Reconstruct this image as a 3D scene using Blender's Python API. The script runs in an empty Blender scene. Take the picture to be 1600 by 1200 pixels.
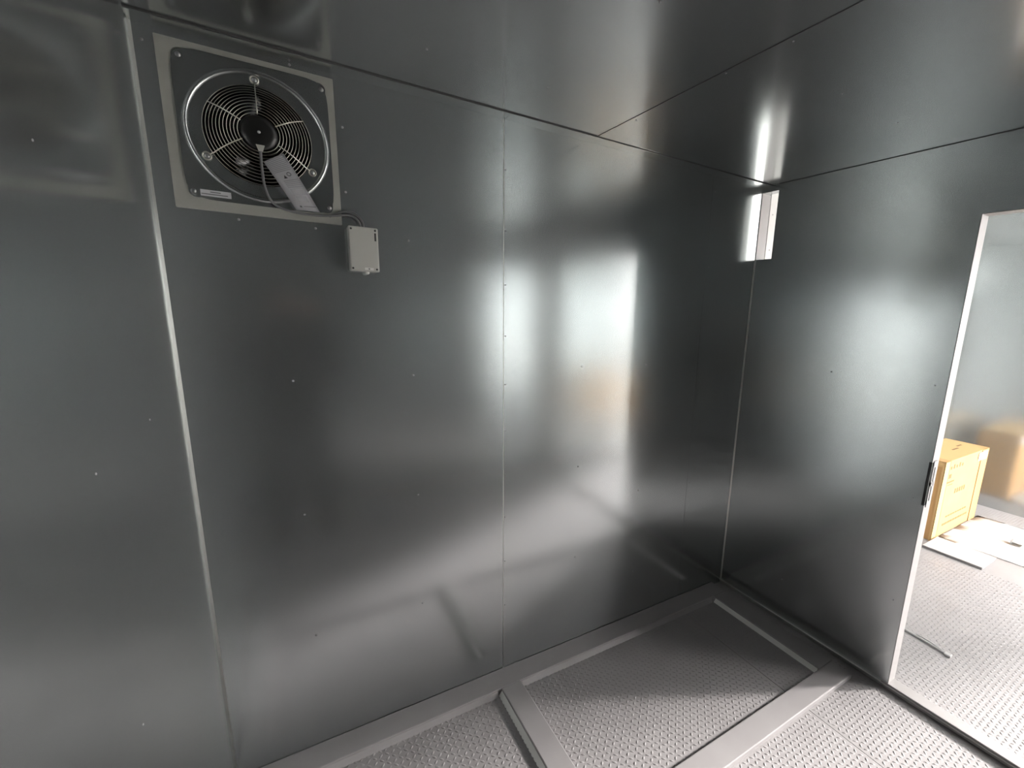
import bpy, bmesh, math, random
from mathutils import Matrix, Vector
random.seed(7)
sc = bpy.context.scene
C = sc.collection

# ------------------------------------------------------------------ camera
cam_d = bpy.data.cameras.new('camera'); cam = bpy.data.objects.new('camera', cam_d); C.objects.link(cam)
cam_d.sensor_fit = 'HORIZONTAL'; cam_d.sensor_width = 36.0
cam_d.lens = 717.486 / 1600 * 36.0
cam_d.shift_x = -101.87 / 1600; cam_d.shift_y = 31.91 / 1600
cam_d.clip_start = 0.01
CAM = Vector((0.2714, -1.7568, 1.7123))
RT = Vector((0.84519, -0.533385, 0.033977)); UP = Vector((0.080553, 0.189972, 0.978479)); FW = Vector((0.528361, 0.824264, -0.203528))
cam.matrix_world = Matrix(((RT.x, UP.x, -FW.x, CAM.x), (RT.y, UP.y, -FW.y, CAM.y), (RT.z, UP.z, -FW.z, CAM.z), (0, 0, 0, 1)))
sc.camera = cam

# ------------------------------------------------------------------ world: bright overcast daylight
w = bpy.data.worlds.new('sky'); sc.world = w; w.use_nodes = True
bg = w.node_tree.nodes['Background']
bg.inputs['Color'].default_value = (1.0, 0.965, 0.94, 1); bg.inputs['Strength'].default_value = 1.15
# hazy low sun, its beam enters through the front opening of the next room and the doorway
sun_d = bpy.data.lights.new('hazy_sun', 'SUN'); sun = bpy.data.objects.new('hazy_sun', sun_d); C.objects.link(sun)
sun_d.energy = .78; sun_d.angle = math.radians(8); sun_d.color = (1.0, .95, .92)
_e = math.radians(26); _az = Vector((.905, -.425, 0)).normalized()
sun.rotation_euler = (Vector((_az.x * math.cos(_e), _az.y * math.cos(_e), math.sin(_e)))).to_track_quat('Z', 'Y').to_euler()
sun.location = (9, -6, 4)
sc.view_settings.view_transform = 'Standard'; sc.view_settings.look = 'None'
sc.view_settings.gamma = 1.0; sc.view_settings.use_curve_mapping = False
sc.view_settings.exposure = 4.15
sc.cycles.max_bounces = 24; sc.cycles.glossy_bounces = 20; sc.cycles.diffuse_bounces = 8
sc.cycles.use_denoising = True

# ------------------------------------------------------------------ room sizes (metres)
W = 2.556      # width of the near room (left corner is x = 0, rear wall is y = 0)
T = 0.054      # thickness of the dividing wall
H = 2.40       # ceiling height
D = 2.50       # depth
X2 = 5.80      # far end of the next room
S1 = 1.030     # seam on the rear wall
S2 = 2.166

# ------------------------------------------------------------------ materials
def mat(name, col, rough=.5, metal=0.0, spec=.5):
    m = bpy.data.materials.new(name); m.use_nodes = True
    b = m.node_tree.nodes['Principled BSDF']
    b.inputs['Base Color'].default_value = (*col, 1); b.inputs['Roughness'].default_value = rough
    b.inputs['Metallic'].default_value = metal; b.inputs['Specular IOR Level'].default_value = spec
    return m
def vary(m, scale, lo, hi, rlo=None, rhi=None, stretch=(1, 1, 1), detail=4, bump=0, bscale=None):
    nt = m.node_tree; b = nt.nodes['Principled BSDF']
    tc = nt.nodes.new('ShaderNodeTexCoord'); mp = nt.nodes.new('ShaderNodeMapping')
    mp.inputs['Scale'].default_value = stretch
    nt.links.new(tc.outputs['Object'], mp.inputs['Vector'])
    n = nt.nodes.new('ShaderNodeTexNoise'); n.inputs['Scale'].default_value = scale; n.inputs['Detail'].default_value = detail
    nt.links.new(mp.outputs[0], n.inputs['Vector'])
    r = nt.nodes.new('ShaderNodeValToRGB')
    r.color_ramp.elements[0].position = .3; r.color_ramp.elements[1].position = .7
    r.color_ramp.elements[0].color = (*lo, 1); r.color_ramp.elements[1].color = (*hi, 1)
    nt.links.new(n.outputs['Fac'], r.inputs[0]); nt.links.new(r.outputs[0], b.inputs['Base Color'])
    if rlo is not None:
        q = nt.nodes.new('ShaderNodeMapRange'); q.inputs[3].default_value = rlo; q.inputs[4].default_value = rhi
        nt.links.new(n.outputs['Fac'], q.inputs[0]); nt.links.new(q.outputs[0], b.inputs['Roughness'])
    if bump:
        n2 = nt.nodes.new('ShaderNodeTexNoise'); n2.inputs['Scale'].default_value = bscale; n2.inputs['Detail'].default_value = 1
        nt.links.new(mp.outputs[0], n2.inputs['Vector'])
        bp = nt.nodes.new('ShaderNodeBump'); bp.inputs['Strength'].default_value = 1; bp.inputs['Distance'].default_value = bump
        nt.links.new(n2.outputs['Fac'], bp.inputs['Height']); nt.links.new(bp.outputs[0], b.inputs['Normal'])
    return m
M = {}
M['steel'] = vary(mat('galvanised_steel', (.5, .5, .5), .25, 1), 2.2, (.53, .555, .558), (.57, .592, .594), .165, .195, bump=.0008, bscale=1.3)
def add_sheen(m, fac, rough):
    """galvanised zinc: a sharp lobe plus a broad matt lobe"""
    nt = m.node_tree; b = nt.nodes['Principled BSDF']; out = nt.nodes['Material Output']
    g = nt.nodes.new('ShaderNodeBsdfPrincipled'); g.inputs['Metallic'].default_value = 1; g.inputs['Roughness'].default_value = rough
    src = b.inputs['Base Color'].links[0].from_socket; nt.links.new(src, g.inputs['Base Color'])
    mx = nt.nodes.new('ShaderNodeMixShader'); mx.inputs[0].default_value = fac
    nt.links.new(b.outputs[0], mx.inputs[1]); nt.links.new(g.outputs[0], mx.inputs[2]); nt.links.new(mx.outputs[0], out.inputs['Surface'])
add_sheen(M['steel'], .20, .58)
M['trim'] = mat('bright_steel', (.62, .62, .60), .34, 1)
M['paint'] = vary(mat('grey_floor_paint', (.32, .312, .308), .5), 6, (.312, .297, .298), (.340, .325, .326), .42, .55)
M['door'] = mat('light_grey_door_paint', (.36, .345, .342), .42)
M['band'] = vary(mat('grey_sealing_frame', (.36, .36, .33), .65), 9, (.33, .335, .30), (.40, .40, .365))
M['plate'] = mat('fan_plate_steel', (.50, .52, .52), .24, 1)
M['chrome'] = mat('zinc_wire', (.62, .61, .55), .28, 1)
M['bead'] = mat('corner_bead_steel', (.40, .40, .38), .36, 1)
M['joint'] = mat('dark_joint', (.06, .06, .06), .6)
M['strap'] = mat('grey_strap', (.42, .41, .415), .5)
M['black'] = mat('black_plastic', (.012, .012, .012), .35)
M['blade'] = mat('dark_fan_blade', (.012, .011, .010), .15, .0)
M['duct'] = mat('dark_duct', (.008, .008, .008), .6)
M['screw'] = mat('screw_head', (.42, .42, .42), .3, 1)
M['rivet'] = mat('rivet_head', (.3, .3, .3), .35, 1)
M['plastic'] = mat('light_grey_plastic', (.50, .50, .465), .5)
M['plastic2'] = mat('grey_plastic_base', (.42, .42, .40), .5)
M['clear'] = mat('pale_plastic', (.75, .75, .72), .3)
M['cable'] = mat('grey_cable', (.17, .17, .175), .5)
M['paper'] = mat('white_paper', (.60, .60, .62), .7)
M['print'] = mat('printed_grey', (.16, .16, .17), .7)
M['print2'] = mat('printed_light_grey', (.36, .36, .38), .7)
M['ink'] = mat('black_ink', (.02, .02, .02), .6)
M['card'] = vary(mat('cardboard', (.62, .36, .15), .8), 5, (.50, .285, .115), (.55, .32, .13))
M['card2'] = mat('pale_cardboard', (.58, .37, .16), .8)
M['cardline'] = mat('dark_line_brown', (.26, .14, .06), .8)  # brown of the painted fold shadows on the carton, and of the mouth
M['cardprint'] = mat('brown_print', (.20, .12, .05), .8)
M['white'] = mat('white_paint', (.60, .59, .575), .5)
M['board'] = vary(mat('pale_board', (.7, .68, .66), .6), 3, (.44, .43, .42), (.50, .49, .48), stretch=(1, 12, 1))
M['boardedge'] = mat('board_edge', (.20, .19, .19), .7)
M['foam'] = mat('white_foam_sheet', (.80, .79, .78), .6)
M['concrete'] = vary(mat('pale_concrete', (.5, .49, .47), .9), 2, (.46, .45, .43), (.54, .53, .51))
M['jacket'] = mat('dark_jacket', (.012, .012, .014), .9)
M['trouser'] = mat('dark_trousers', (.014, .014, .018), .9)
M['skin'] = mat('skin', (.45, .28, .2), .6)
M['hair'] = mat('dark_hair', (.02, .015, .01), .6)

# ------------------------------------------------------------------ helpers
def add_box(bm, x0, x1, y0, y1, z0, z1):
    vs = [bm.verts.new(p) for p in ((x0, y0, z0), (x1, y0, z0), (x1, y1, z0), (x0, y1, z0), (x0, y0, z1), (x1, y0, z1), (x1, y1, z1), (x0, y1, z1))]
    for f in ((3, 2, 1, 0), (4, 5, 6, 7), (0, 1, 5, 4), (1, 2, 6, 5), (2, 3, 7, 6), (3, 0, 4, 7)):
        bm.faces.new([vs[i] for i in f])
def obj(name, bm, m, parent=None, smooth=False):
    me = bpy.data.meshes.new(name)
    bm.to_mesh(me); bm.free()
    o = bpy.data.objects.new(name, me); C.objects.link(o)
    if m: me.materials.append(M[m])
    if smooth:
        for p in me.polygons: p.use_smooth = True
    if parent: o.parent = parent
    return o
def boxes(name, lst, m, parent=None, bevel=0, seg=2):
    bm = bmesh.new()
    for b in lst: add_box(bm, *b)
    if bevel: bmesh.ops.bevel(bm, geom=bm.edges[:], offset=bevel, segments=seg, affect='EDGES', profile=.5)
    return obj(name, bm, m, parent)
def empty(name, loc=(0, 0, 0)):
    o = bpy.data.objects.new(name, None); C.objects.link(o); o.empty_display_size = .05
    return o                               # parts are modelled in room coordinates
def tag(o, label, cat=None, group=None, kind=None):
    if label: o['label'] = label
    if cat: o['category'] = cat
    if group: o['group'] = group
    if kind: o['kind'] = kind
    return o
def struct(o, label=None):
    return tag(o, label, None, None, 'structure')
def tube_bm(path, r, n=8, closed=False, bm=None):
    bm = bm or bmesh.new(); P = [Vector(p) for p in path]; rings = []; k = len(P)
    prev = None
    for i, p in enumerate(P):
        if closed: d = P[(i + 1) % k] - P[i - 1]
        else: d = P[min(i + 1, k - 1)] - P[max(i - 1, 0)]
        d.normalize()
        a = prev if prev is not None else (Vector((0, 1, 0)) if abs(d.y) < .9 else Vector((1, 0, 0)))
        u = (a - d * a.dot(d)).normalized(); v = d.cross(u); prev = u
        rr = r[i] if isinstance(r, (list, tuple)) else r
        rings.append([bm.verts.new(p + (u * math.cos(t) + v * math.sin(t)) * rr) for t in [2 * math.pi * j / n for j in range(n)]])
    for i in range(k if closed else k - 1):
        A, B = rings[i], rings[(i + 1) % k]
        for j in range(n): bm.faces.new((A[j], A[(j + 1) % n], B[(j + 1) % n], B[j]))
    if not closed:
        bm.faces.new(rings[0][::-1]); bm.faces.new(rings[-1])
    return bm
def spline(pts, n=8):
    P = [Vector(p) for p in pts]; P = [2 * P[0] - P[1]] + P + [2 * P[-1] - P[-2]]; out = []
    for i in range(1, len(P) - 2):
        for k in range(n):
            t = k / n; a, b, c, d = P[i - 1:i + 3]
            out.append(.5 * ((2 * b) + (c - a) * t + (2 * a - 5 * b + 4 * c - d) * t * t + (3 * b - a - 3 * c + d) * t ** 3))
    out.append(P[-2]); return out
def lathe(name, prof, c, m, parent, n=40, ax='y'):
    """profile of (radius, depth) spun around the y axis through c"""
    bm = bmesh.new(); rings = []
    for r, d in prof:
        if r < 1e-6: rings.append([bm.verts.new((c[0], c[1] + d, c[2]))]); continue
        rings.append([bm.verts.new((c[0] + r * math.cos(t), c[1] + d, c[2] + r * math.sin(t))) for t in [2 * math.pi * j / n for j in range(n)]])
    for A, B in zip(rings, rings[1:]):
        for j in range(n):
            k = (j + 1) % n
            if len(A) == 1 and len(B) == 1: continue
            if len(A) == 1: bm.faces.new((A[0], B[k], B[j]))
            elif len(B) == 1: bm.faces.new((A[j], A[k], B[0]))
            else: bm.faces.new((A[j], A[k], B[k], B[j]))
    bmesh.ops.recalc_face_normals(bm, faces=bm.faces[:])
    return obj(name, bm, m, parent, True)
# one rivet head, domed, axis +z; shared by every wall and the ceiling
_rv = bmesh.new(); _n = 8
_r0 = [_rv.verts.new((.0052 * math.cos(2 * math.pi * j / _n), .0052 * math.sin(2 * math.pi * j / _n), 0)) for j in range(_n)]
_r1 = [_rv.verts.new((.0036 * math.cos(2 * math.pi * j / _n), .0036 * math.sin(2 * math.pi * j / _n), .0018)) for j in range(_n)]
for j in range(_n): _rv.faces.new((_r0[j], _r0[(j + 1) % _n], _r1[(j + 1) % _n], _r1[j]))
_rv.faces.new(_r1); RIV = bpy.data.meshes.new('rivet'); _rv.to_mesh(RIV); _rv.free(); RIV.materials.append(M['rivet'])
for p in RIV.polygons: p.use_smooth = True
def rivet(parent, p, n, s=1.0, name='rivet'):
    o = bpy.data.objects.new(name, RIV); C.objects.link(o); o.parent = parent
    o.location = p; o.rotation_euler = Vector((0, 0, 1)).rotation_difference(Vector(n)).to_euler(); o.scale = (s, s, s)
    return o

# ------------------------------------------------------------------ checker-plate floor
def tread(name, x0, x1, y0, y1, parent, skip=(), s=.0218):
    V = []; F = []
    L, Wd, h = .0215, .0080, .0023
    prof = [(-L / 2, 0, 0), (-L / 5, -Wd / 2, 0), (L / 5, -Wd / 2, 0), (L / 2, 0, 0), (L / 5, Wd / 2, 0), (-L / 5, Wd / 2, 0),
            (-L * .3, 0, h * .8), (L * .3, 0, h * .8), (0, -Wd * .18, h), (0, Wd * .18, h)]
    fc = [(0, 1, 6), (1, 2, 8), (1, 8, 6), (2, 7, 8), (2, 3, 7), (3, 4, 7), (4, 9, 7), (4, 5, 9), (5, 6, 9), (5, 0, 6), (6, 8, 9), (7, 9, 8)]
    i0, i1 = math.ceil((x0 + .012) / s), math.floor((x1 - .012) / s)
    j0, j1 = math.ceil((y0 + .012) / s), math.floor((y1 - .012) / s)
    for i in range(i0, i1 + 1):
        for j in range(j0, j1 + 1):
            x, y = i * s, j * s
            if any(a < x < b and c < y < d for a, b, c, d in skip): continue
            a = math.pi / 4 if (i + j) % 2 == 0 else -math.pi / 4
            ca, sa = math.cos(a), math.sin(a); k = len(V)
            V += [(x + px * ca - py * sa, y + px * sa + py * ca, pz) for px, py, pz in prof]
            F += [tuple(k + q for q in f) for f in fc]
    me = bpy.data.meshes.new(name); me.from_pydata(V, [], F); me.materials.append(M['paint'])
    for p in me.polygons: p.use_smooth = True
    o = bpy.data.objects.new(name, me); C.objects.link(o); o.parent = parent
    o['kind'] = 'stuff'
    return o
floor = struct(boxes('floor', [(-.05, W + T, -D, .05, -.06, -.004)], 'paint'), 'grey painted steel checker plate floor of the near room')
RAILS = [(-.01, 2.47, -.115, .02), (-.01, 2.47, -.885, -.778), (.972, 1.072, -.885, .02), (2.36, 2.47, -.885, .02), (.0, .10, -.885, .02)]
for a, b in ((0, 2.113), (2.116, W)):
    p = boxes('checker_plate', [(a, b, -D, 0, -.004, 0)], 'paint', floor)
    tread('raised_tread', a, b, -2.35, 0, p, RAILS)
floor2 = struct(boxes('floor_next_room', [(W + T, X2, -D, .05, -.06, -.004)], 'paint'), 'brightly lit checker plate floor beyond the doorway')
for a, b in ((W + T, 4.112), (4.115, X2)):
    p = boxes('checker_plate', [(a, b, -D, 0, -.004, 0)], 'paint', floor2)
    tread('raised_tread', a, b, -2.2, 0, p, [(4.3, 5.5, -1.05, -.1)])

# ------------------------------------------------------------------ rear wall
def holed(name, x0, x1, z0, z1, hx0, hx1, hz0, hz1, y0, y1, m, parent=None):
    return boxes(name, [(x0, hx0, y0, y1, z0, z1), (hx1, x1, y0, y1, z0, z1), (hx0, hx1, y0, y1, z0, hz0), (hx0, hx1, y0, y1, hz1, z1)], m, parent)
FX0, FX1, FZ0, FZ1 = .10, .41, 2.015, 2.325            # hole behind the fan plate
wall_back = struct(holed('wall_back', -.06, W + T, -.05, H + .05, FX0, FX1, FZ0, FZ1, .003, .06, 'steel'), 'rear wall of dull reflective galvanised steel sheets')
holed('steel_sheet', 0, S1 - .0012, 0, H, FX0, FX1, FZ0, FZ1, 0, .003, 'steel', wall_back)
boxes('steel_sheet', [(S1 + .0012, S2 - .0005, -.0006, .003, 0, H)], 'steel', wall_back)
boxes('steel_sheet', [(S2 + .0005, W, 0, .003, 0, H)], 'steel', wall_back)
# folded seam lip and the flange of each sheet, turned over on to the ceiling
boxes('seam_lip', [(S1 - .0025, S1 + .0008, -.0016, 0, 0, H - .003)], 'trim', wall_back, .0005, 1)
for a, b in ((.003, S1 - .002), (S1 + .002, S2 - .001), (S2 + .001, W)):
    boxes('ceiling_flange', [(a, b, -.062, 0, H - .0070, H - .0024)], 'steel', wall_back)
for x, z in [(.286, 1.449), (.283, .977), (.284, .497), (.669, .497), (.669, 1.927), (.669, 1.45), (.669, .975), (1.415, 1.454), (1.414, .973), (1.415, .497),
             (1.802, .778), (1.80, 1.45), (1.80, .30), (.023, 2.356), (.35, 2.387), (.481, 2.248), (.479, 2.057), (.187, 1.937), (.385, 1.935)]:
    rivet(wall_back, (x, -.0005, z), (0, -1, 0), .75)
for z in (.36, .583, .798, .996, 1.194, 1.393, 1.594, 1.796, 2.0, 2.221):
    rivet(wall_back, (S1 + .007, -.0006, z), (0, -1, 0), .6)
for z in (2.319, 1.95, 1.55, 1.15, .75, .35): rivet(wall_back, (S2 + .02, 0, z), (0, -1, 0), .5)

# ------------------------------------------------------------------ left, front walls and ceiling of the near room
wall_left = struct(boxes('wall_left', [(-.06, 0, -D, .003, -.05, H + .05)], 'steel'), 'left wall of dark reflective galvanised sheet')
for y, z in ((-.763, 1.915), (-.39, 1.434), (-.762, 1.428), (-.763, .95)): rivet(wall_left, (0, y, z), (1, 0, 0), .45)
wall_front = struct(boxes('wall_front', [(-.06, W + T, -D - .06, -D, -.05, H + .05)], 'steel'), 'galvanised wall behind the camera')
ceiling = struct(boxes('ceiling', [(-.06, W + T, -D - .06, .06, H, H + .06)], 'steel'), 'galvanised steel ceiling of the near room')
boxes('ceiling_sheet', [(0, 1.4115, -D, 0, H - .001, H)], 'steel', ceiling)
boxes('ceiling_sheet', [(1.4105, W, -D, 0, H - .0022, H - .0011)], 'steel', ceiling)
for x, y in ((1.048, -.307), (1.43, -.283), (1.051, -.828), (1.429, -.911), (1.421, -.704), (1.805, -.832), (2.177, -.829), (.669, -.307), (.669, -.83)):
    rivet(ceiling, (x, y, H - .0022), (0, 0, -1), .6)
boxes('seam_joint', [(1.4092, 1.4105, -D, 0, H - .0024, H - .0008)], 'joint', ceiling)
boxes('seam_joint', [(.003, W, -.0632, -.0622, H - .0045, H - .0008)], 'joint', wall_back)
boxes('seam_joint', [(S2 - .0005, S2 + .0005, -.0008, .001, 0, H - .01)], 'joint', wall_back)
# left corner bead and right corner bead
bm = bmesh.new()
vs = [bm.verts.new(p) for p in ((0, -.009, 0), (.006, 0, 0), (0, 0, 0), (0, -.009, H), (.006, 0, H), (0, 0, H))]
for f in ((0, 1, 4, 3), (1, 2, 5, 4), (2, 0, 3, 5), (2, 1, 0), (3, 4, 5)): bm.faces.new([vs[i] for i in f])
struct(obj('trim_1', bm, 'bead'), 'thin bright bead in the left corner')
bm = bmesh.new()
vs = [bm.verts.new(p) for p in ((W, -.007, 0), (W - .006, 0, 0), (W, 0, 0), (W, -.007, 2.014), (W - .006, 0, 2.014), (W, 0, 2.014))]
for f in ((1, 0, 3, 4), (2, 1, 4, 5), (0, 2, 5, 3), (0, 1, 2), (5, 4, 3)): bm.faces.new([vs[i] for i in f])
struct(obj('trim_2', bm, 'trim'), 'thin bright bead in the right corner')

# ------------------------------------------------------------------ dividing wall with the doorway and the corner slot
DY0, DY1, DZ = -1.00, -2.20, 2.12
VY, VZ0, VZ1 = -.104, 2.016, 2.366
wall_right = struct(boxes('wall_right', [
    (W, W + T, VY, 0, -.03, VZ0), (W, W + T, VY, 0, VZ1, H), (W, W + T, DY0, VY, -.03, H),
    (W, W + T, DY1, DY0, DZ, H), (W, W + T, -D, DY1, -.03, H)], 'steel'), 'galvanised dividing wall with the doorway and a corner slot')
for y, z in ((-.958, .446), (-.958, .95), (-.958, 1.45), (-.414, .247), (-.52, 1.45), (-.52, .95)): rivet(wall_right, (W, y, z), (-1, 0, 0), .6)
boxes('seam_joint', [(W - .0014, W - .0002, -D, VY, H - .0046, H - .0024)], 'joint', wall_right)
struct(boxes('baseboard_right', [(W - .012, W, -D, 0, .018, .022), (W - .0025, W, -D, 0, .0, .022)], 'trim'), 'narrow bright angle along the foot of the dividing wall')

door = struct(empty('door_1'), 'light grey steel door frame around the open doorway')
f0, f1 = W - .004, W + T + .006
SZ0, SZ1 = .930, 1.126                                    # cut-out for the lock
boxes('jamb', [(f0, f1, DY0 - .003, DY0 - .0002, .028, SZ0), (f0, f1, DY0 - .003, DY0 - .0002, SZ1, DZ), (W + .044, f1, DY0 - .003, DY0 - .0002, SZ0, SZ1)], 'door', door)
boxes('frame_face', [(f0, f0 + .003, DY0 - .0002, DY0 + .027, .028, DZ + .027)], 'steel', door)
boxes('frame_face', [(f0, f0 + .003, DY1 - .027, DY1 + .0002, .028, DZ + .027)], 'steel', door)
boxes('frame_face', [(f0, f0 + .003, DY1, DY0, DZ, DZ + .027)], 'steel', door)
boxes('jamb', [(f0, f1, DY1 + .0002, DY1 + .003, .028, DZ)], 'door', door)
boxes('frame_head', [(f0, f1, DY1, DY0, DZ - .003, DZ - .0002)], 'door', door)
boxes('door_sill', [(W - .006, f1, DY1, DY0 + .027, .0005, .030)], 'door', door, .002)
sp = boxes('strike_plate', [(W + .012, W + .040, DY0 - .0055, DY0 - .0032, SZ0 - .01, SZ0 + .018), (W + .012, W + .040, DY0 - .0055, DY0 - .0032, SZ0 + .085, SZ0 + .105),
                            (W + .012, W + .040, DY0 - .0055, DY0 - .0032, SZ1 - .025, SZ1 + .004),
                            (W + .012, W + .020, DY0 - .0055, DY0 - .0032, SZ0 + .018, SZ1 - .025), (W + .032, W + .040, DY0 - .0055, DY0 - .0032, SZ0 + .018, SZ1 - .025)], 'door', door)
boxes('recess_shade', [(f0 - .0006, f0 + .001, DY0 - .0034, DY0 + .008, SZ0, SZ1)], 'black', door)  # thin black plate on the face paints the shade of a cut-out
boxes('pocket_shade', [(W - .0015, W + .046, DY0 - .0012, DY0 - .0002, SZ0 - .001, SZ1 + .001)], 'black', door)  # black sheet paints the dark depth behind the strike plate

# ------------------------------------------------------------------ next room
OX0, OX1, OZ = 3.80, 5.78, 2.32                           # daylight opening in its front wall
wall_back2 = struct(boxes('wall_next_back', [(W + T, X2 + .06, .003, .06, -.05, H + .05)], 'steel'), 'rear wall of the next room')
boxes('steel_sheet', [(W + T, 4.2, 0, .003, 0, H)], 'steel', wall_back2); boxes('steel_sheet', [(4.203, X2, 0, .003, 0, H)], 'steel', wall_back2)
wall_right2 = struct(boxes('wall_next_right', [(X2, X2 + .06, -D, .003, -.05, H + .05)], 'steel'), 'pale galvanised end wall seen through the doorway')
struct(boxes('wall_next_front', [(W + T, OX0, -D - .06, -D, -.05, H), (OX1, X2 + .06, -D - .06, -D, -.05, H), (OX0, OX1, -D - .06, -D, OZ, H)], 'steel'), 'front wall of the next room with the open daylight doorway')
ceil2 = struct(boxes('ceiling_next_room', [(W + T, X2 + .06, -D - .06, .06, H, H + .06)], 'steel'), 'galvanised ceiling of the next room')
wp = boxes('mounting_strip', [(2.632, 2.74, -.006, 0, 1.98, H - .004)], 'white', wall_back2, .001, 1)
boxes('slot_liner', [(W + .0005, 2.6300, -.004, -.0005, VZ0, VZ1)], 'door', wall_right)
wp['label'] = 'white painted strip with screws behind the corner slot'
for x, z in ((2.66, 2.27), (2.665, 2.08), (2.70, 2.18)): rivet(wp, (x, -.006, z), (0, -1, 0), .8, 'screw')
struct(boxes('ground', [(-25, 30, -45, -D - .06, -.25, -.15)], 'concrete'), 'pale concrete yard outside')

# ------------------------------------------------------------------ raised frame on the floor
fr = tag(empty('floor_frame'), 'low grey painted steel frame with two bays welded to the checker plate floor', 'floor frame')
zt = .027
def rail(name, x0, x1, y0, y1): return boxes(name, [(x0, x1, y0, y1, .0, zt)], 'paint', fr, .004)
rail('rear_rail', .004, 2.468, -.112, -.0008)
rail('front_rail', .004, 2.468, -.882, -.780)
rail('side_rail', 2.362, 2.468, -.7795, -.1125)
rail('cross_rail', .974, 1.070, -.7795, -.1125)
rail('side_rail', .004, .100, -.7795, -.1125)

M['wedge'] = mat('pale_wedge', (.84, .84, .81), .45)  # pale tone for the wedges along the left faces of the rails
def bead(p, q, nx, ny, m='wedge'):
    """triangular fillet along p-q, filling the angle below a rail edge; (nx, ny) points into the bay"""
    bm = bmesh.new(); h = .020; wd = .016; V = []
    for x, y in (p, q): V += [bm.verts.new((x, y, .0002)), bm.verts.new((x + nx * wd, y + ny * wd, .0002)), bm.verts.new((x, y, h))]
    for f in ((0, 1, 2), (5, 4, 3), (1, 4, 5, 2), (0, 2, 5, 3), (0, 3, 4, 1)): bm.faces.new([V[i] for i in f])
    bmesh.ops.recalc_face_normals(bm, faces=bm.faces[:]); return obj('rail_wedge', bm, m, fr)
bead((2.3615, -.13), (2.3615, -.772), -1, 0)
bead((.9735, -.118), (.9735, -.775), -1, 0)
bead((1.075, -.1125), (2.34, -.1125), 0, -1, 'paint'); bead((.105, -.1125), (.955, -.1125), 0, -1, 'paint')

# ------------------------------------------------------------------ wall fan
fan = tag(empty('wall_fan'), 'square wall mounted extractor fan with round wire guard high on the rear wall', 'fan')
fc = Vector((.2590, 0, 2.1705))
def rrect(cx, cz, hx, hz, r, n=6):
    out = []
    for sx, sz, a0 in ((1, 1, 0), (-1, 1, 90), (-1, -1, 180), (1, -1, 270)):
        for k in range(n + 1):
            a = math.radians(a0 + 90 * k / n)
            out.append((cx + sx * (hx - r) + r * math.cos(a), cz + sz * (hz - r) + r * math.sin(a)))
    return out
def ring_plate(name, outer, inner, y0, y1, m, parent):
    """flat plate with outline `outer` and a hole `inner` (same vertex count)"""
    bm = bmesh.new(); n = len(outer)
    L = [[bm.verts.new((x, y, z)) for x, z in lp] for lp, y in ((outer, y0), (inner, y0), (outer, y1), (inner, y1))]
    for j in range(n):
        k = (j + 1) % n
        bm.faces.new((L[0][j], L[0][k], L[1][k], L[1][j])); bm.faces.new((L[2][k], L[2][j], L[3][j], L[3][k]))
        bm.faces.new((L[0][k], L[0][j], L[2][j], L[2][k])); bm.faces.new((L[1][j], L[1][k], L[3][k], L[3][j]))
    bmesh.ops.recalc_face_normals(bm, faces=bm.faces[:])
    return obj(name, bm, m, parent)
def ring_pts(cx, cz, r, ang): return [(cx + r * math.cos(a), cz + r * math.sin(a)) for a in ang]
po = rrect(.259, 2.1705, .186, .192, .02)
ang = [math.atan2(z - fc.z, x - fc.x) for x, z in po]
ring_plate('sealing_frame', rrect(.2545, 2.1645, .207, .2115, .002), rrect(.259, 2.1705, .180, .186, .018), -.007, 0, 'band', fan)
# finer plate around the round hole
N = 72; aa = [2 * math.pi * k / N for k in range(N)]
def on_rr(a, hx, hz):
    c, s = math.cos(a), math.sin(a); p = 9.0
    t = (abs(c / hx) ** p + abs(s / hz) ** p) ** (-1 / p); return (fc.x + t * c, fc.z + t * s)
ring_plate('fan_plate', [on_rr(a, .184, .190) for a in aa], ring_pts(fc.x, fc.z, .133, aa), -.010, -.0005, 'plate', fan)
lathe('raised_ring', [(.163, 0), (.1665, -.004), (.170, -.006), (.1735, -.004), (.177, 0)], (.2612, -.010, 2.1690), 'plate', fan, 72)
lathe('duct', [(.134, -.009), (.134, .16), (.0, .16)], fc, 'duct', fan, 48)
lathe('motor_hub', [(0, -.062), (.030, -.062), (.043, -.058), (.046, -.050), (.046, .05), (0, .05)], fc, 'black', fan, 40)
lathe('hub_cap', [(0, -.0648), (.003, -.0645), (.004, -.062)], fc, 'screw', fan, 10)
for k in range(5):
    bm = bmesh.new(); a0 = 2 * math.pi * k / 5 + .35; rows = []
    for i in range(7):
        r = .044 + (.126 - .044) * i / 6; half = .34 + .12 * math.sin(i / 6 * 2.2)
        row = []
        for j in range(7):
            u = (j / 6 - .5) * 2; a = a0 + u * half + .35 * (i / 6) ** 1.5
            row.append(bm.verts.new((fc.x + r * math.cos(a), .022 + u * .020 + .006 * math.cos(u * 1.5), fc.z + r * math.sin(a))))
        rows.append(row)
    for i in range(6):
        for j in range(6): bm.faces.new((rows[i][j], rows[i][j + 1], rows[i + 1][j + 1], rows[i + 1][j]))
    bmesh.ops.solidify(bm, geom=bm.faces[:], thickness=.002)
    obj('fan_blade', bm, 'blade', fan, True)
def dome(r): t = max(0, min(1, (r - .05) / (.130 - .05))); return -.056 + .040 * t ** 2.2     # guard bulges out over the hub
for i in range(11):
    r = .050 + .0081 * i
    obj('guard_ring', tube_bm([(fc.x + r * math.cos(a), dome(r), fc.z + r * math.sin(a)) for a in aa], .0009, 6, True), 'chrome', fan, True)
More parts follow.
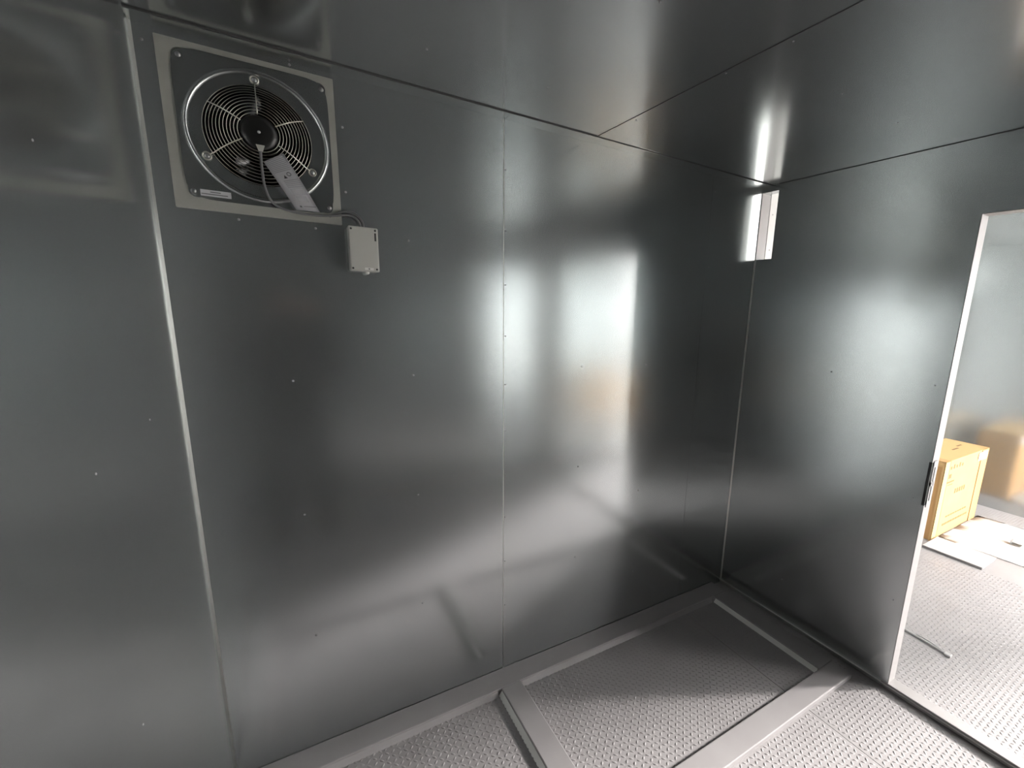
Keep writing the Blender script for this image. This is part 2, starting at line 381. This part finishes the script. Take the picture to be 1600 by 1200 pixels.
for k in range(6):
    a = math.radians(30 + 60 * k); c, s = math.cos(a), math.sin(a); rmax = .139 if k % 2 else .131
    obj('guard_spoke', tube_bm([(fc.x + r * c, dome(r) - .0022, fc.z + r * s) for r in [.047 + (rmax - .047) * t / 8 for t in range(9)]], .0016, 6), 'chrome', fan, True)
    if k % 2:                                            # eyelets at 90, 210 and 330 degrees
        cx, cz = fc.x + .148 * c, fc.z + .148 * s
        e = obj('mounting_eyelet', tube_bm([(cx + .0095 * math.cos(t), -.0145, cz + .0095 * math.sin(t)) for t in aa[::3]], .0022, 6, True), 'chrome', fan, True)
        lathe('screw', [(0, -.0165), (.005, -.016), (.0072, -.013), (.0072, -.010)], (cx, 0, cz), 'screw', e, 14)
for x, z in ((.094, 2.338), (.428, 2.338), (.091, 2.000), (.428, 2.000)):
    lathe('corner_screw', [(0, -.0135), (.004, -.0132), (.0062, -.0105), (.0066, -.010)], (x, 0, z), 'rivet', fan, 14)
st = boxes('sticker', [(.106, .176, -.0106, -.0099, 1.990, 2.007)], 'paper', fan); st['label'] = 'small white printed sticker'
for z0, z1, x0, x1 in ((2.0005, 2.003, .128, .152), (1.9945, 1.997, .108, .168)):
    boxes('printed_line', [(x0, x1, -.0109, -.0105, z0, z1)], 'print', st)

# cable from the motor to the box, with its clip
def off(x, z, d):
    """point at depth d in front of the rear wall on the line of sight noted on the wall at (x, z)"""
    t = 1 - d / 1.7568
    return (CAM.x + (x - CAM.x) * t, -d, CAM.z + (z - CAM.z) * t)
cb = tag(empty('fan_cable'), 'grey cable from the fan motor down and across to the junction box', 'cable')
p1 = [off(.258, 2.150, .066), off(.2572, 2.12, .066), off(.257, 2.086, .060), off(.261, 2.033, .045), off(.280, 1.993, .030), off(.327, 1.977, .022), (.39, -.016, 1.972), (.445, -.014, 1.979), (.478, -.014, 1.985), (.498, -.018, 1.980), (.510, -.022, 1.966), (.513, -.024, 1.952)]
obj('cable_sheath', tube_bm(spline(p1, 6), .0036, 8), 'cable', cb, True)
p2 = [(.425, -.013, 1.974), (.455, -.012, 1.990), (.480, -.014, 1.995), (.505, -.020, 1.988), (.520, -.024, 1.968), (.522, -.024, 1.952)]
obj('cable_sheath', tube_bm(spline(p2, 6), .0036, 8), 'cable', cb, True)
bm = bmesh.new()
q = [off(.248, 2.153, .070), off(.269, 2.153, .070), off(.2625, 2.136, .070), off(.2535, 2.136, .070)]
v0 = [bm.verts.new(p) for p in q]; v1 = [bm.verts.new((p[0], p[1] + .012, p[2])) for p in q]
bm.faces.new(v0); bm.faces.new(v1[::-1])
for j in range(4): bm.faces.new((v0[j], v1[j], v1[(j + 1) % 4], v0[(j + 1) % 4]))
bmesh.ops.recalc_face_normals(bm, faces=bm.faces[:]); obj('cable_clip', bm, 'plastic', cb)

# printed paper tag hanging on the cable
tg = tag(empty('paper_tag'), 'white printed instruction tag hanging from the fan cable', 'tag')
TL, TR, BR, BL = [Vector(v) for v in (off(.2625, 2.108, .062), off(.315, 2.141, .058), off(.401, 1.985, .022), off(.3365, 1.983, .026))]
def tag_pt(u, v, lift=0):
    p = (TL * (1 - u) + TR * u) * (1 - v) + (BL * (1 - u) + BR * u) * v
    return p + Vector((0, -.010 * math.sin(v * math.pi) - .003 * math.sin(u * math.pi) - lift, 0))
def sheet(name, u0, u1, v0, v1, lift, m, parent, nu=4, nv=8, th=.0005):
    bm = bmesh.new()
    g = [[bm.verts.new(tag_pt(u0 + (u1 - u0) * i / nu, v0 + (v1 - v0) * j / nv, lift)) for i in range(nu + 1)] for j in range(nv + 1)]
    for j in range(nv):
        for i in range(nu): bm.faces.new((g[j][i], g[j][i + 1], g[j + 1][i + 1], g[j + 1][i]))
    if th: bmesh.ops.solidify(bm, geom=bm.faces[:], thickness=th)
    return obj(name, bm, m, parent, True)
sh = sheet('paper_sheet', 0, 1, 0, 1, 0, 'paper', tg, 6, 14)
for v in [.02 + .028 * k for k in range(9)]: sheet('printed_line', .12, .88, v, v + .013, .0007, 'print2', sh, 6, 1, 0)
for v in [.42 + .030 * k for k in range(5)]: sheet('printed_line', .26, .93, v, v + .014, .0007, 'print2', sh, 6, 1, 0)
sheet('printed_block', .30, .92, .58, .70, .0007, 'print2', sh, 6, 2, 0); sheet('printed_block', .34, .80, .72, .83, .0007, 'print2', sh, 6, 2, 0)
sheet('printed_line', .42, .95, .905, .918, .0007, 'print', sh, 6, 1, 0); sheet('printed_mark', .26, .34, .900, .935, .0007, 'ink', sh, 2, 1, 0)
def mark(pts, m):
    bm = bmesh.new(); bm.faces.new([bm.verts.new(tag_pt(u, v, .0008)) for u, v in pts]); obj('printed_symbol', bm, m, sh)
mark([(.36, .385), (.52, .385), (.44, .325)], 'ink')
obj('printed_symbol', tube_bm([tag_pt(.66 + .085 * math.cos(a), .325 + .030 * math.sin(a), .0008) for a in aa[::4]], .0008, 5, True), 'ink', sh)

# ------------------------------------------------------------------ junction box
jb = tag(empty('junction_box'), 'light grey plastic junction box on the rear wall below the fan', 'junction box')
def jo(x, z, d): return off(x, z, d)
a = jo(.4785, 1.956, .045); b = jo(.5700, 1.8125, .045)
jx0, jx1, jz1, jz0 = a[0], b[0], a[2], b[2]
boxes('box_base', [(jx0 + .001, jx1 - .001, -.030, -.0008, jz0 + .001, jz1 - .001)], 'plastic2', jb, .004, 3)
boxes('box_lid', [(jx0, jx1, -.046, -.0305, jz0, jz1)], 'plastic', jb, .0045, 3)
for x in (jx0 + .0085, jx1 - .0085):
    for z in (jz0 + .0085, jz1 - .0085): lathe('lid_screw', [(0, -.0468), (.0028, -.0468), (.0034, -.0455)], (x, 0, z), 'ink', jb, 12)
pm = boxes('printed_mark', [(jx1 - .0115, jx1 - .0065, -.0466, -.0458, jz1 - .0415, jz1 - .0165)], 'ink', jb)
boxes('sticker', [((jx0 + jx1) / 2 - .001, (jx0 + jx1) / 2 + .026, -.0466, -.0458, jz0 + .0045, jz0 + .0125)], 'clear', jb)
boxes('printed_dot', [((jx0 + jx1) / 2 + .010, (jx0 + jx1) / 2 + .0145, -.0470, -.0464, jz0 + .0065, jz0 + .0105)], 'print', jb)
bm = tube_bm([((jx0 + jx1) / 2 + .008, -.024, jz0 + .002), ((jx0 + jx1) / 2 + .008, -.024, jz0 - .0045), ((jx0 + jx1) / 2 + .008, -.024, jz0 - .008)], [.0075, .0075, .004], 12)
gl = obj('cable_gland', bm, 'clear', jb, True); gl['label'] = 'pale translucent gland under the box'

# ------------------------------------------------------------------ things in the next room
cx = tag(empty('cardboard_box'), 'tall yellow-brown cardboard carton with edge boards standing beyond the doorway', 'box')
BX0, BX1, BY0, BY1, BZ0, BZ1 = 4.49, 5.385, -.450, -.130, .0, .655
boxes('carton', [(BX0 + .004, BX1 - .004, BY0 + .004, BY1, BZ0 + .001, BZ1 - .004)], 'card', cx, .004)
def edge_board(x0, x1, y0, y1, z0, z1): return boxes('edge_board', [(x0, x1, y0, y1, z0, z1)], 'card2', cx, .0015, 1)
boxes('edge_board', [(BX0, BX0 + .09, BY0, BY0 + .0035, BZ0, BZ1), (BX0, BX0 + .0035, BY0, BY0 + .018, BZ0, BZ1)], 'card2', cx)
boxes('edge_board', [(BX1 - .15, BX1, BY0, BY0 + .0035, BZ0, BZ1), (BX1 - .0035, BX1, BY0, BY1, BZ0, BZ1)], 'card', cx)
boxes('edge_board', [(BX0, BX0 + .0035, BY0 + .018, BY1, BZ1 - .045, BZ1), (BX0, BX1, BY0, BY1, BZ1 - .0035, BZ1)], 'card2', cx)
boxes('fold_strip', [(BX0 + .0870, BX0 + .0930, BY0 - .001, BY0 + .003, BZ0 + .002, BZ1 - .002)], 'cardline', cx)  # dark strip painted as the shadow along the edge board's fold
boxes('fold_strip', [(BX1 - .154, BX1 - .148, BY0 - .001, BY0 + .003, BZ0 + .002, BZ1 - .002)], 'cardline', cx)  # fold shadow of the right edge board, painted likewise
boxes('fold_strip', [(BX0, BX0 + .09, BY0, BY1, BZ1 - .0005, BZ1 + .0004)], 'card', cx)
def pr(x0, x1, z0, z1, name='printed_mark', m='cardprint'): return boxes(name, [(BX0 + x0, BX0 + x1, BY0 + .0025, BY0 + .0045, z0, z1)], m, cx)
for k in range(5): pr(.125 + .055 * k, .150 + .055 * k, .575, .60 + .012 * (k % 2))
pr(.12, .165, .50, .535); pr(.11, .24, .462, .474); pr(.13, .22, .440, .446)
for k in range(5): pr(.30 + .045 * k, .325 + .045 * k, .345, .385)
for k in range(9): pr(.22 + .048 * k, .255 + .048 * k, .150, .163)
for k in range(10): pr(.18 + .052 * k, .220 + .052 * k, .085, .103)
lb = boxes('shipping_label', [(BX1 - .22, BX1 - .03, BY0 - .0016, BY0 - .0004, .565, .635)], 'paper', cx); lb['label'] = 'white label at the upper corner'
boxes('label_print', [(BX1 - .17, BX1 - .12, BY0 - .0019, BY0 - .0014, .59, .61)], 'print2', lb)
boxes('printed_mark', [(BX0 + .48, BX0 + .60, -.33, -.315, BZ1 - .001, BZ1 + .0005)], 'cardprint', cx)
boxes('printed_mark', [(BX0 + .66, BX0 + .76, -.30, -.285, BZ1 - .001, BZ1 + .0005)], 'cardprint', cx)

bd = tag(empty('packing_board'), 'pale flat board lying on the checker plate in front of the carton', 'board')
boxes('board_face', [(4.31, 4.58, -.83, -.462, .018, .022)], 'board', bd); boxes('board_core', [(4.312, 4.578, -.828, -.462, .002, .018)], 'boardedge', bd)
fs = tag(empty('foam_sheet'), 'bright white foam packing sheet lying on the floor beside the carton', 'packing sheet')
bm = bmesh.new(); g = []
for j in range(9):
    row = []
    for i in range(13):
        x = 4.60 + .85 * i / 12; y = -.455 - .62 * j / 8
        row.append(bm.verts.new((x + .05 * (j / 8), y + (.012 * math.sin(i * .9) if j else 0), .0042 + .004 * (math.sin(i * 1.1 + j * .6) + 1) / 2)))
    g.append(row)
for j in range(8):
    for i in range(12): bm.faces.new((g[j][i], g[j + 1][i], g[j + 1][i + 1], g[j][i + 1]))
bmesh.ops.solidify(bm, geom=bm.faces[:], thickness=.003)
obj('sheet', bm, 'foam', fs, True)
bk = tag(empty('metal_bracket'), 'small grey metal bracket lying on the white packing sheet', 'bracket')
boxes('bracket_leg', [(4.98, 5.04, -.86, -.80, .0125, .0155)], 'screw', bk); boxes('bracket_leg', [(4.98, 5.04, -.803, -.80, .0155, .045)], 'screw', bk)
rd = tag(empty('metal_strap'), 'thin bent grey metal strap lying on the floor just inside the doorway', 'strap')
obj('strap', tube_bm(spline([(3.11, -.70, .006), (3.098, -.85, .006), (3.088, -.95, .008), (3.076, -1.045, .006)], 6), .0055, 8), 'strap', rd, True)
obj('strap', tube_bm(spline([(3.115, -.90, .006), (3.104, -.97, .009), (3.080, -1.045, .008)], 6), .004, 8), 'strap', rd, True)
boxes('strap_end', [(3.060, 3.090, -1.075, -1.045, .002, .014)], 'strap', rd, .003)

# ------------------------------------------------------------------ the photographer, seen as a dark blurred reflection
def skin_mesh(name, verts, edges, root, m, parent=None, sub=2):
    me = bpy.data.meshes.new(name); bm = bmesh.new(); ly = bm.verts.layers.skin.verify()
    bv = []
    for i, v in enumerate(verts):
        b = bm.verts.new(v[:3]); b[ly].radius = v[3] if isinstance(v[3], tuple) else (v[3], v[3]); b[ly].use_root = (i == root); bv.append(b)
    for e in edges: bm.edges.new((bv[e[0]], bv[e[1]]))
    bm.to_mesh(me); bm.free()
    o = bpy.data.objects.new(name, me); C.objects.link(o); o.parent = parent
    md = o.modifiers.new('skin', 'SKIN'); md.use_smooth_shade = True
    o.modifiers.new('sub', 'SUBSURF').levels = sub; o.modifiers['sub'].render_levels = sub
    me.materials.append(M[m]); return o
PX, PY = .30, -2.02
pv = [(PX, PY, .95, (.205, .135)), (PX, PY, 1.10, (.215, .145)), (PX, PY + .01, 1.28, (.225, .145)), (PX, PY + .01, 1.42, (.195, .115)), (PX, PY + .0, 1.52, (.07, .06)),
      (PX, PY - .01, 1.59, (.06, .062)), (PX, PY - .015, 1.66, (.075, .095)), (PX, PY - .02, 1.74, (.078, .10)), (PX, PY - .03, 1.80, (.05, .065)),
      (PX - .19, PY + .01, 1.42, .066), (PX - .225, PY + .08, 1.18, .060), (PX - .15, PY + .14, 1.47, .044), (PX - .10, PY + .155, 1.60, .030),
      (PX + .20, PY + .01, 1.42, .068), (PX + .36, PY + .06, 1.20, .058), (PX + .24, PY + .13, 1.47, .044), (PX + .15, PY + .145, 1.60, .030),
      (PX - .10, PY, .88, .120), (PX - .12, PY + .05, .50, .095), (PX - .14, PY + .06, .10, .065), (PX - .15, PY + .20, .035, (.045, .032)),
      (PX + .10, PY, .88, .120), (PX + .12, PY + .05, .50, .095), (PX + .14, PY + .06, .10, .065), (PX + .15, PY + .20, .035, (.045, .032))]
pe = [(0, 1), (1, 2), (2, 3), (3, 4), (4, 5), (5, 6), (6, 7), (7, 8), (3, 9), (9, 10), (10, 11), (11, 12), (3, 13), (13, 14), (14, 15), (15, 16),
      (0, 17), (17, 18), (18, 19), (19, 20), (0, 21), (21, 22), (22, 23), (23, 24)]
ps = tag(empty('person'), 'person in dark clothes holding a phone, a dark blurred reflection in the rear wall', 'person')
body = skin_mesh('body', pv, pe, 0, 'jacket', ps)
# hands: palm and five bent fingers each, closed on the phone
for s, (hx, hy, hz) in ((-1, (PX - .10, PY + .155, 1.60)), (1, (PX + .15, PY + .145, 1.60))):
    hv = [(hx, hy, hz, .026), (hx, hy + .012, hz + .045, (.034, .016)), (hx, hy + .02, hz + .08, (.036, .014))]; he = [(0, 1), (1, 2)]
    for k, ln in enumerate((.030, .034, .032, .025)):
        bx = hx + (-.027 + .018 * k); i = len(hv)
        hv += [(bx, hy + .024, hz + .092, .009), (bx, hy + .038, hz + .092 + ln * .7, .0085), (bx, hy + .058, hz + .092 + ln * .8, .008)]
        he += [(2, i), (i, i + 1), (i + 1, i + 2)]
    i = len(hv); hv += [(hx - s * .038, hy + .02, hz + .055, .010), (hx - s * .050, hy + .03, hz + .085, .009), (hx - s * .045, hy + .044, hz + .105, .008)]
    he += [(1, i), (i, i + 1), (i + 1, i + 2)]
    skin_mesh('hand', hv, he, 0, 'skin', ps, 1)
bm = bmesh.new(); bmesh.ops.create_uvsphere(bm, u_segments=20, v_segments=14, radius=1)
for v in bm.verts:
    x, y, z = v.co; k = 1.0
    v.co = Vector((PX + x * .074, PY - .005 + y * .092, 1.700 + z * .115))
face = obj('face', bm, 'skin', ps, True)
for s in (-1, 1):
    bm = bmesh.new(); bmesh.ops.create_uvsphere(bm, u_segments=10, v_segments=8, radius=.012, matrix=Matrix.Translation((PX + s * .03, PY + .075, 1.71))); obj('eye', bm, 'ink', face, True)
    bm = bmesh.new(); bmesh.ops.create_uvsphere(bm, u_segments=10, v_segments=8, radius=.025, matrix=Matrix.Translation((PX + s * .076, PY - .005, 1.70)) @ Matrix.Diagonal((.35, .7, 1.2, 1))); obj('ear', bm, 'skin', face, True)
obj('nose', tube_bm([(PX, PY + .084, 1.715), (PX, PY + .098, 1.685), (PX, PY + .088, 1.675)], [.007, .012, .010], 8), 'skin', face, True)
boxes('mouth', [(PX - .024, PX + .024, PY + .068, PY + .082, 1.640, 1.650)], 'cardline', face, .003)
bm = bmesh.new(); bmesh.ops.create_uvsphere(bm, u_segments=20, v_segments=14, radius=1)
for v in bm.verts: x, y, z = v.co; v.co = Vector((PX + x * .084, PY - .022 + y * .100, 1.735 + max(z, -.55) * .098))
obj('hair', bm, 'hair', ps, True)
ph = tag(empty('phone'), 'slim dark phone held up by the person taking the picture', 'phone')
# phone sits just behind the lens
for nm, hw, hh, d0, d1, ox, oy, m in (('phone_body', .074, .036, .016, .024, -.055, -.02, 'black'), ('screen', .070, .033, .0242, .0250, -.055, -.02, 'ink')):
    bm = bmesh.new(); add_box(bm, ox - hw, ox + hw, oy - hh, oy + hh, d0, d1)
    bmesh.ops.transform(bm, matrix=cam.matrix_world, verts=bm.verts[:]); obj(nm, bm, m, ph)
